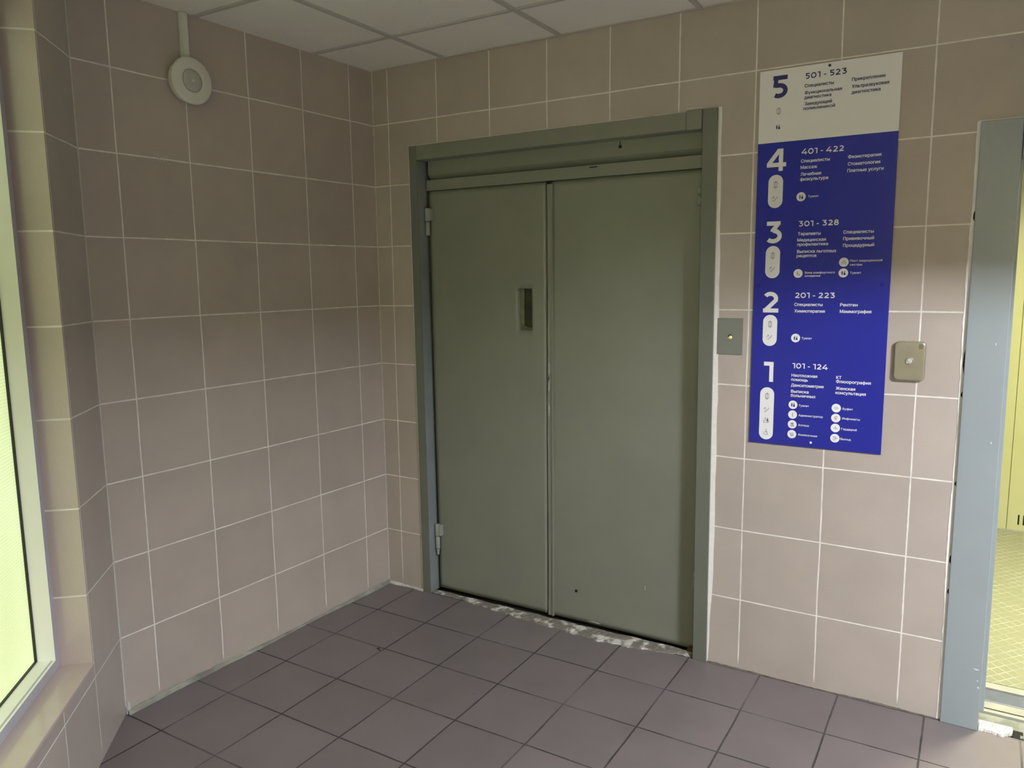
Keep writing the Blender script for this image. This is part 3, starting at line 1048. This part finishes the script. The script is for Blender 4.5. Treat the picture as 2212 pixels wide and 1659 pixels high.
def ic_seat(mb, x, z, y):
    disc(mb, x - 0.002, z + 0.0058, 0.0014, y, 12)
    stroke(mb, [(x - 0.0025, z + 0.0035), (x - 0.0015, z - 0.002), (x + 0.0030, z - 0.003), (x + 0.0050, z - 0.0062)], 0.0016, y)
    stroke(mb, [(x - 0.0045, z + 0.0010), (x - 0.0035, z - 0.0048), (x + 0.0015, z - 0.0052)], 0.0008, y)
def ic_nurse(mb, x, z, y):
    disc(mb, x, z + 0.0060, 0.0015, y, 12)
    stroke(mb, arc(x, z + 0.0005, 0.0033, 10, 170), 0.0009, y)
    stroke(mb, [(x - 0.0085, z + 0.0005), (x + 0.0085, z + 0.0005)], 0.0008, y)
    stroke(mb, [(x - 0.0075, z - 0.0065), (x - 0.0075, z + 0.0005)], 0.0008, y)
    stroke(mb, [(x + 0.0075, z - 0.0065), (x + 0.0075, z + 0.0005)], 0.0008, y)
    stroke(mb, [(x - 0.0075, z - 0.0030), (x + 0.0075, z - 0.0030)], 0.0008, y)
    stroke(mb, [(x - 0.0075, z - 0.0065), (x + 0.0075, z - 0.0065)], 0.0008, y)
def ic_info(mb, x, z, y):
    disc(mb, x, z + 0.0062, 0.0012, y, 12)
    stroke(mb, [(x, z + 0.0035), (x, z - 0.0065)], 0.0016, y)
    stroke(mb, [(x - 0.0022, z - 0.0068), (x + 0.0022, z - 0.0068)], 0.0008, y)
def ic_pharmacy(mb, x, z, y):
    stroke(mb, [(x - 0.0045, z - 0.0065), (x - 0.0045, z + 0.0060), (x + 0.0035, z + 0.0060), (x + 0.0045, z - 0.0065)], 0.0009, y, True)
    stroke(mb, [(x - 0.0045, z + 0.0035), (x + 0.0040, z + 0.0035)], 0.0018, y)
    stroke(mb, [(x - 0.0012, z - 0.0065), (x - 0.0012, z), (x + 0.0022, z), (x + 0.0022, z - 0.0065)], 0.0008, y)
    stroke(mb, [(x + 0.0045, z - 0.0068), (x + 0.0072, z - 0.0068)], 0.0008, y)
def ic_stroller(mb, x, z, y):
    stroke(mb, [(x - 0.0085, z + 0.0045), (x - 0.0060, z + 0.0045), (x - 0.0035, z - 0.0030), (x + 0.0040, z - 0.0030)], 0.0009, y)
    stroke(mb, arc(x + 0.0005, z + 0.0010, 0.0055, -30, 120), 0.0009, y)
    stroke(mb, [(x - 0.0048, z + 0.0012), (x + 0.0055, z - 0.0010)], 0.0009, y)
    stroke(mb, arc(x - 0.0020, z - 0.0062, 0.0014, 0, 360, 10), 0.0007, y)
    stroke(mb, arc(x + 0.0032, z - 0.0062, 0.0014, 0, 360, 10), 0.0007, y)
def ic_cup(mb, x, z, y):
    stroke(mb, [(x - 0.0060, z + 0.0025), (x + 0.0040, z + 0.0025), (x + 0.0030, z - 0.0028), (x - 0.0042, z - 0.0028)], 0.0009, y, True)
    stroke(mb, arc(x + 0.0045, z + 0.0002, 0.0024, -80, 80, 8), 0.0008, y)
def ic_terminal(mb, x, z, y):
    stroke(mb, [(x - 0.0015, z + 0.0070), (x + 0.0045, z + 0.0070), (x + 0.0045, z - 0.0015), (x - 0.0015, z - 0.0015)], 0.0009, y, True)
    stroke(mb, [(x - 0.0050, z + 0.0050), (x - 0.0050, z + 0.0005), (x - 0.0020, z - 0.0025)], 0.0008, y)
    stroke(mb, [(x, z - 0.0015), (x, z - 0.0070)], 0.0009, y)
    stroke(mb, [(x - 0.0030, z - 0.0072), (x + 0.0030, z - 0.0072)], 0.0008, y)
def ic_hanger(mb, x, z, y):
    stroke(mb, arc(x, z + 0.0045, 0.0016, -60, 200, 10), 0.0008, y)
    stroke(mb, [(x + 0.0002, z + 0.0030), (x + 0.0002, z + 0.0010), (x - 0.0072, z - 0.0035), (x + 0.0072, z - 0.0035), (x + 0.0002, z + 0.0010)], 0.0009, y)
def ic_exit(mb, x, z, y):
    stroke(mb, [(x - 0.0055, z - 0.0055), (x - 0.0055, z + 0.0065), (x + 0.0030, z + 0.0065), (x + 0.0030, z - 0.0055)], 0.0009, y)
    stroke(mb, [(x - 0.0055, z + 0.0065), (x - 0.0005, z + 0.0045), (x - 0.0005, z - 0.0085), (x - 0.0055, z - 0.0055)], 0.0009, y)
    stroke(mb, [(x + 0.0005, z), (x + 0.0080, z)], 0.0008, y)
    mb.poly([(x + 0.0090, y, z), (x + 0.0062, y, z + 0.0022), (x + 0.0062, y, z - 0.0022)])

YP = SY - 0.0008      # print
YI = SY - 0.0012      # print on the white shapes
XI = 1.9812
TEXT = [
('501 - 523', 2.0751, 2.3488, 0.1415),
('Специалисты', 2.0748, 2.3193, 0.099),
('Функциональная', 2.0758, 2.2949, 0.1265),
('диагностика', 2.0749, 2.2784, 0.0927),
('Заведующий', 2.0773, 2.2561, 0.0929),
('поликлиникой', 2.0729, 2.2396, 0.1085),
('Прикрепление', 2.2349, 2.3207, 0.1078),
('Ультразвуковая', 2.2359, 2.2965, 0.1192),
('диагностика', 2.2355, 2.2769, 0.093),
('401 - 422', 2.0728, 2.0815, 0.1459),
('Специалисты', 2.0719, 2.0523, 0.1001),
('Массаж', 2.0714, 2.0296, 0.0582),
('Лечебная', 2.0723, 2.005, 0.0713),
('физкультура', 2.0717, 1.9867, 0.0974),
('Физиотерапия', 2.2338, 2.0537, 0.1085),
('Стоматология', 2.2341, 2.0287, 0.1058),
('Платные услуги', 2.2334, 2.0053, 0.1185),
('Туалет', 2.1021, 1.9245, 0.037),
('301 - 328', 2.0712, 1.8194, 0.1417),
('Терапевты', 2.0711, 1.7871, 0.0802),
('Медицинская', 2.0698, 1.7644, 0.1008),
('профилактика', 2.0699, 1.7479, 0.1092),
('Выписка льготных', 2.0703, 1.7217, 0.138),
('рецептов', 2.0694, 1.7057, 0.0701),
('Специалисты', 2.2297, 1.7875, 0.1012),
('Прививочный', 2.2302, 1.764, 0.103),
('Процедурный', 2.2308, 1.7394, 0.1036),
('Зона комфортного', 2.1004, 1.6442, 0.1065),
('ожидания', 2.1009, 1.6324, 0.0554),
('Пост медицинской', 2.2567, 1.6855, 0.1074),
('сестры', 2.2574, 1.6713, 0.0404),
('Туалет', 2.2587, 1.6418, 0.0375),
('201 - 223', 2.0685, 1.553, 0.1425),
('Специалисты', 2.0679, 1.5231, 0.1008),
('Химиотерапия', 2.0689, 1.4986, 0.1088),
('Рентген', 2.2305, 1.5231, 0.0591),
('Маммография', 2.2302, 1.499, 0.1063),
('Туалет', 2.099, 1.3972, 0.0373),
('101 - 124', 2.0693, 1.2839, 0.1279),
('Неотложная', 2.0678, 1.2517, 0.0933),
('помощь', 2.0675, 1.2354, 0.0602),
('Денситометрия', 2.0672, 1.2134, 0.1178),
('Выписка', 2.068, 1.1894, 0.0642),
('больничных', 2.0678, 1.1732, 0.0902),
('КТ', 2.2286, 1.2519, 0.0176),
('Флюорография', 2.2285, 1.2371, 0.1188),
('Женская', 2.2288, 1.2112, 0.0669),
('консультация', 2.2285, 1.1947, 0.1039),
('Туалет', 2.0984, 1.1373, 0.0372),
('Администратор', 2.0993, 1.0991, 0.0882),
('Аптека', 2.0991, 1.0605, 0.039),
('Колясочная', 2.1014, 1.0229, 0.0682),
('Буфет', 2.2558, 1.1368, 0.036),
('Инфоматы', 2.2556, 1.0999, 0.0612),
('Гардероб', 2.2547, 1.0596, 0.0536),
('Выход', 2.2529, 1.0213, 0.0363),
]
def draw_digit(mb, k, x0, x1, z0, z1, y, th_=0.195):
    h = z1 - z0
    t_ = th_ * h
    E = lambda cx, cz, rx, rz, a0, a1, n=22: [(cx + rx * math.cos(math.radians(a0 + (a1 - a0) * i / n)), cz + rz * math.sin(math.radians(a0 + (a1 - a0) * i / n))) for i in range(n + 1)]
    G = {
        '5': (0.72, [[(0.16, 0.90), (0.60, 0.90)], [(0.205, 0.88), (0.175, 0.58)], [(0.175, 0.565)] + E(0.335, 0.330, 0.285, 0.235, 95, -128), ]),
        '4': (0.865, [[(0.615, 0.90), (0.13, 0.325)], [(0.12, 0.285), (0.765, 0.285)], [(0.63, 0.90), (0.63, 0.10)]]),
        '3': (0.77, [[(0.17, 0.90), (0.585, 0.90)], [(0.585, 0.865), (0.36, 0.59)], E(0.365, 0.335, 0.300, 0.238, 92, -138)]),
        '2': (0.76, [E(0.365, 0.675, 0.265, 0.225, 148, -32), [(0.59, 0.56), (0.17, 0.14)], [(0.13, 0.10), (0.66, 0.10)]]),
        '1': (0.47, [[(0.10, 0.90), (0.37, 0.90), (0.37, 0.10)]]),
        '0': (0.84, [E(0.42, 0.50, 0.335, 0.405, 0, 345, 30) + []]),
        '8': (0.76, [E(0.38, 0.715, 0.225, 0.200, 0, 345, 24), E(0.38, 0.305, 0.275, 0.218, 0, 345, 24)]),
    }
    w, S_ = G[k]
    PG = {'4': [[(0.0, 0.37), (0.48, 1.0), (0.725, 1.0), (0.235, 0.37)], [(0.0, 0.19), (0.865, 0.19), (0.865, 0.38), (0.0, 0.38)], [(0.535, 0.0), (0.725, 0.0), (0.725, 1.0), (0.535, 1.0)]],
          '3': [[(0.07, 0.81), (0.69, 0.81), (0.69, 1.0), (0.07, 1.0)], [(0.42, 0.83), (0.69, 0.83), (0.69, 0.86), (0.44, 0.53), (0.25, 0.53), (0.25, 0.62)]]}
    if th_ < 0.18:
        PG = {'4': [[(0.0, 0.34), (0.50, 1.0), (0.69, 1.0), (0.20, 0.34)], [(0.0, 0.20), (0.865, 0.20), (0.865, 0.36), (0.0, 0.36)], [(0.54, 0.0), (0.70, 0.0), (0.70, 0.55), (0.54, 0.55)]],
              '3': [[(0.07, 0.84), (0.69, 0.84), (0.69, 1.0), (0.07, 1.0)], [(0.47, 0.86), (0.69, 0.86), (0.69, 0.88), (0.44, 0.53), (0.25, 0.53), (0.25, 0.60)]]}
    if k in PG:
        for q, pg in enumerate(PG[k]):
            mb.poly([(x0 + p[0] * h * (x1 - x0) / (w * h), y - 4.5e-4 - q * 1e-4, z0 + p[1] * h) for p in pg])
        S_ = S_[2:] if k == '3' else []
    kx = (x1 - x0) / (w * h)
    for pl in S_:
        stroke(mb, [(x0 + p[0] * h * kx, z0 + p[1] * h) for p in pl], t_, y, closed=(k in '08'), square=len(pl) < 12)
# the floors of the board: number, z range of its rows
SECT = {'5': (2.2, 2.4), '4': (1.86, 2.13), '3': (1.60, 1.86), '2': (1.33, 1.60), '1': (0.98, 1.33)}
DIG = {'5': (1.9566, 2.0150, 2.2935, 2.3742), '4': (1.9484, 2.0189, 2.0285, 2.1100), '3': (1.9503, 2.0132, 1.7605, 1.8426),
       '2': (1.9491, 2.0099, 1.4966, 1.5764), '1': (1.9622, 1.9993, 1.2262, 1.3048)}
for k, (z0, z1) in SECT.items():
    lm = M_navy if k == '5' else M_letter
    mb = MB()
    x0, x1, zb, zt = DIG[k]
    draw_digit(mb, k, x0, x1, zb, zt, YP)
    to(mb.build('floor_number', lm, None, 'large figure ' + k), sg)
    for (s, x, z, w) in TEXT:
        if not (z0 <= z < z1): continue
        mb = MB()
        if '-' in s:
            adv = {'0': .84, '1': .47, '2': .76, '3': .77, '4': .865, '5': .72, '8': .76, '-': .34, ' ': .22}
            gap = 0.13
            tot = sum(adv[c_] + gap for c_ in s) - gap
            cx, u_ = x, w / tot
            for c_ in s:
                if c_ == '-': stroke(mb, [(cx + 0.06 * u_, z + 0.0082), (cx + 0.28 * u_, z + 0.0082)], 0.0033, YP)
                elif c_ != ' ': draw_digit(mb, c_, cx, cx + adv[c_] * u_, z, z + 0.0205, YP, 0.178)
                cx += (adv[c_] + gap) * u_
        elif x > 2.09 and x < 2.2 or x > 2.245:
            text_mesh(mb, s, x, z, w, 0.0073, YP, 0.00020)
        else:
            text_mesh(mb, s, x, z, w, 0.0106, YP, 0.00042)
        to(mb.build('lettering', lm), sg)
# pills with their pictograms
def pill(z0, z1, icons, xc=XI):
    r = 0.0268
    mb = MB()
    pts = [(xc + r * math.cos(PI * i / 24), z1 - r + r * math.sin(PI * i / 24)) for i in range(25)]
    pts += [(xc + r * math.cos(PI + PI * i / 24), z0 + r + r * math.sin(PI + PI * i / 24)) for i in range(25)]
    mb.poly([(p[0], YP, p[1]) for p in pts])
    o = to(mb.build('white_pill', M_letter), sg)
    for fn, z in icons:
        mb = MB(); fn(mb, xc, z, YI)
        c_ = mb.build('pictogram', M_navy)
        c_.parent = o
M_navy2 = M_navy
pill(1.8925, 2.0154, ((ic_lift, 1.9787), (ic_stairs, 1.9265)), 1.9835)
pill(1.6282, 1.7506, ((ic_lift, 1.7141), (ic_stairs, 1.6625)), 1.9820)
pill(1.3670, 1.4879, ((ic_lift, 1.4514), (ic_stairs, 1.4010)), 1.9805)
pill(0.9956, 1.2040, ((ic_lift, 1.1689), (ic_stairs, 1.1150), (ic_desk, 1.0740), (ic_wheelchair, 1.0235)), 1.9785)
mb = MB(); ic_lift(mb, 1.9853, 2.2469, YP, 1.0); to(mb.build('pictogram', M_navy), sg)
mb = MB(); ic_wc(mb, 1.9843, 2.1896, YP, 1.05); to(mb.build('pictogram', M_navy), sg)
DX, DX2 = 2.0770, 2.2345
for x, z, fn in ((DX, 1.9286, ic_wc), (DX, 1.6452, ic_seat), (DX2 + 0.0015, 1.6843, ic_nurse), (DX2 + 0.0015, 1.6452, ic_wc), (DX, 1.4008, ic_wc),
                 (DX, 1.1420, ic_wc), (DX, 1.1035, ic_info), (DX, 1.0650, ic_pharmacy), (DX, 1.0262, ic_stroller),
                 (DX2 - 0.001, 1.1410, ic_cup), (DX2 - 0.001, 1.1030, ic_terminal), (DX2 - 0.001, 1.0650, ic_hanger), (DX2 - 0.001, 1.0255, ic_exit)):
    mb = MB(); disc(mb, x, z, 0.0165, YP, 36)
    o = to(mb.build('pictogram_disc', M_letter), sg)
    mb = MB(); fn(mb, x, z, YI)
    c_ = mb.build('pictogram', M_navy); c_.parent = o
for (x, z, mt) in ((2.1583, 2.3853, M_navy), (1.9325, 1.6005, M_blue), (2.3682, 1.6027, M_blue), (2.1474, 0.9995, M_letter)):
    mb = MB(); mb.lathe([(0.0, 0.0075), (0.0025, 0.0074), (0.0042, 0.0062), (0.0048, 0.004), (0.0048, 0.0)], (x, SY + 0.001, z), '-y', 20)
    to(mb.build('screw_cap', mt), sg)

# ================================================================ CALL PLATES
def rr(x0, x1, z0, z1, r, n=8):
    pts = []
    for cx, cz, a0 in ((x1 - r, z1 - r, 0), (x0 + r, z1 - r, 90), (x0 + r, z0 + r, 180), (x1 - r, z0 + r, 270)):
        for i in range(n + 1):
            a = math.radians(a0 + 90 * i / n)
            pts.append((cx + r * math.cos(a), cz + r * math.sin(a)))
    return pts
cp1 = empty('call_plate', (1.8247, 0, 1.3995), 0, 'flat grey painted lift plate with a small brass stud between door post and blue sign', 'call button')
mb = MB(); mb.prism(rr(1.7745, 1.8752, 1.3270, 1.4720, 0.0015, 2), -0.0045, 0.0, 0.0008)
to(mb.build('plate', M_greyplate), cp1)
mb = MB(); mb.lathe([(0.0, 0.0), (0.0085, 0.0), (0.0085, 0.0006)], (1.8262, -0.0046, 1.3985), '-y', 24)
to(mb.build('button_hole', M_dark), cp1)
mb = MB(); mb.lathe([(0.0, 0.0045), (0.0035, 0.0040), (0.0065, 0.0022), (0.0072, 0.0)], (1.8277, -0.0048, 1.3960), '-y', 24)
mb.lathe([(0.0, 0.0015), (0.002, 0.001), (0.0022, 0.0)], (1.8190, -0.0048, 1.3935), '-y', 12)
t = NT('brass'); t.set((0.80, 0.74, 0.38), 0.22, 0.6); t.b.inputs['Emission Color'].default_value = (0.9, 0.85, 0.45, 1); t.b.inputs['Emission Strength'].default_value = 0.35  # emission stands in for the glint on the brass
to(mb.build('button', t.mat, None, 'small yellowish brass stud, its glint put in as glow'), cp1)

cp2 = empty('call_plate', (2.470, 0, 1.330), 0, 'raised brushed metal plate with rounded corners and round steel button right of the blue sign', 'call button')
mb = MB()
b = bmesh.new()
rings = []
for (ins, y) in ((0.0, 0.0), (0.0, -0.012), (0.001, -0.0145), (0.0035, -0.0165), (0.006, -0.017)):
    rings.append([b.verts.new((px, y, pz)) for px, pz in rr(2.4195 + ins, 2.5205 - ins, 1.2600 + ins, 1.4005 - ins, 0.015 - ins * .6, 8)])
for r0, r1 in zip(rings[:-1], rings[1:]):
    for i in range(len(r0)):
        f = b.faces.new((r0[i], r0[(i + 1) % len(r0)], r1[(i + 1) % len(r0)], r1[i]))
        f.smooth = True
b.faces.new(rings[-1]); b.faces.new(rings[0])
mb.add(b)
to(mb.build('plate', M_steel), cp2)
mb = MB(); mb.lathe([(0.0125, 0.0), (0.0125, 0.003), (0.0105, 0.0042), (0.0098, 0.0018), (0.0, 0.0015)], (2.4705, -0.0165, 1.3320), '-y', 36)
to(mb.build('button_ring', M_chrome), cp2)
mb = MB(); mb.lathe([(0.0, 0.0036), (0.006, 0.0033), (0.0092, 0.0022), (0.0092, 0.0)], (2.4705, -0.0165, 1.3320), '-y', 36)
to(mb.build('button', M_plastic2, None, 'round grey push button'), cp2)
mb = MB(); mb.box(2.4975, 2.5105, -0.0173, -0.0168, 1.3755, 1.3925)
to(mb.build('indicator', plain('bronze_film', (0.17, 0.16, 0.10), 0.5), None, 'small dark square mark'), cp2)

# ================================================================ SOUNDER AND TRUNKING on the left wall
MBt = Matrix.Rotation(angB, 4, 'Z')
def on_left(s, off, z):
    return Vector((dB.x * s, dB.y * s, z)) + Vector((math.cos(THB), math.sin(THB), 0)) * off
so = empty('wall_sounder', on_left(1.063, 0.0, 2.410), THB, 'round white wall alarm speaker with grey centre, high on the left wall', 'alarm')
mb = MB(); mb.lathe([(0.076, 0.0), (0.080, 0.012), (0.082, 0.036), (0.070, 0.038)], (0, 0, 0), 'x', 64)
mb.build('back_box', M_plastic, so)
mb = MB(); mb.lathe([(0.060, 0.036), (0.0865, 0.037), (0.0885, 0.040), (0.0875, 0.0445), (0.082, 0.047), (0.050, 0.0490), (0.044, 0.0485), (0.043, 0.045), (0.0, 0.045)], (0, 0, 0), 'x', 72)
mb.build('flange', M_plastic, so)
mb = MB(); mb.lathe([(0.0425, 0.0452), (0.041, 0.0485), (0.028, 0.0500), (0.008, 0.0505), (0.0, 0.0505)], (0, 0, 0), 'x', 48)
mb.build('centre_cover', M_plastic2, so, 'grey round centre')
mb = MB(); mb.lathe([(0.0065, 0.0500), (0.005, 0.0525), (0.0, 0.0532)], (0, 0, 0), 'x', 20)
mb.build('centre_dot', M_plastic, so)
mb = MB(); mb.lathe([(0.0028, 0.0460), (0.002, 0.0485), (0.0, 0.0492)], (0, -0.074, 0.008), 'x', 14)
mb.build('indicator', M_caulk, so, 'tiny bright indicator')
tr = empty('cable_trunking', on_left(1.0615, 0.0, CEIL), THB, 'short white plastic cable duct from ceiling down to the round speaker', 'cable duct')
mb = MB(); mb.box(0.0, 0.012, -0.0165, 0.0165, -0.185, -0.001, 0.001, 1)
mb.build('base', M_plastic, tr)
mb = MB(); mb.box(0.009, 0.0165, -0.0125, 0.0150, -0.185, -0.0015, 0.0018)
mb.build('cover', M_plastic, tr)
mb = MB(); mb.lathe([(0.0, 0.0166), (0.0022, 0.0168), (0.0022, 0.0174), (0.0, 0.0178)], (0, 0.006, -0.010), 'x', 12)
mb.build('screw', M_plastic2, tr)
# flecks of old tape on the left wall
mb = MB()
rng = random.Random(21)
for i in range(46):
    u = rng.gauss(0, 0.42); u = max(-1, min(1, u))
    s_ = 1.195 + 0.062 * u
    z_ = 2.113 + 0.018 * u * 0 + rng.gauss(0, 0.010)
    a = rng.uniform(0.0012, 0.0045); h = rng.uniform(0.0006, 0.0018)
    mb.prism([(s_ - a, z_ - h), (s_ + a * .3, z_ - h * 1.2), (s_ + a, z_ + h * .3), (s_ - a * .2, z_ + h)], -0.0002, 0.0006)
o = mb.build('tape_residue', plain('tape_residue', (0.62, 0.60, 0.62), 0.6), None, 'pale flecks of old tape along a joint')
wl = bpy.data.objects['wall_left']
o.parent = wl
# chips in the floor tiles
mb = MB()
for (cx, cy, r, sd) in ((0.457, -0.619, 0.012, 1), (0.472, -0.628, 0.007, 2), (1.69, -0.05, 0.006, 3), (1.04, -0.72, 0.003, 4)):
    rg = random.Random(sd)
    mb.poly([(cx + r * rg.uniform(.6, 1.2) * math.cos(2 * PI * i / 9), cy + r * .7 * rg.uniform(.6, 1.2) * math.sin(2 * PI * i / 9), 0.0006) for i in range(9)])
o = mb.build('chip', plain('chip_dark', (0.03, 0.028, 0.025), 0.9), None, 'dark chips broken from tile corners')
o.parent = fl

# hall luminaire and the added fill lamp (outside the frame)
e = empty('ceiling_luminaire', (LAMP_KEY[0], LAMP_KEY[1], CEIL), 0, 'square ceiling luminaire over the right end of the hall', 'lamp')
mb = MB()
mb.box(-0.30, 0.30, -0.30, -0.28, -0.05, 0.0); mb.box(-0.30, 0.30, 0.28, 0.30, -0.05, 0.0)
mb.box(-0.30, -0.28, -0.28, 0.28, -0.05, 0.0); mb.box(0.28, 0.30, -0.28, 0.28, -0.05, 0.0)
mb.build('housing', M_tbar, e)
mb = MB(); mb.box(-0.28, 0.28, -0.28, 0.28, -0.040, -0.035)
mb.build('diffuser', M_diff, e)
e = empty('fill_luminaire', (LAMP_FILL[0], -6.0, 2.15), 0, 'long added fill lamp on the hall wall facing the lifts', 'lamp')  # housing for the added fill, no known fixture here
mb = MB(); mb.box(-0.5, 0.5, 0.0, 0.05, -0.12, 0.12, 0.004)
mb.build('housing', M_tbar, e)
mb = MB(); mb.box(-0.46, 0.46, 0.05, 0.08, -0.09, 0.09, 0.01)
mb.build('diffuser', M_diff, e)
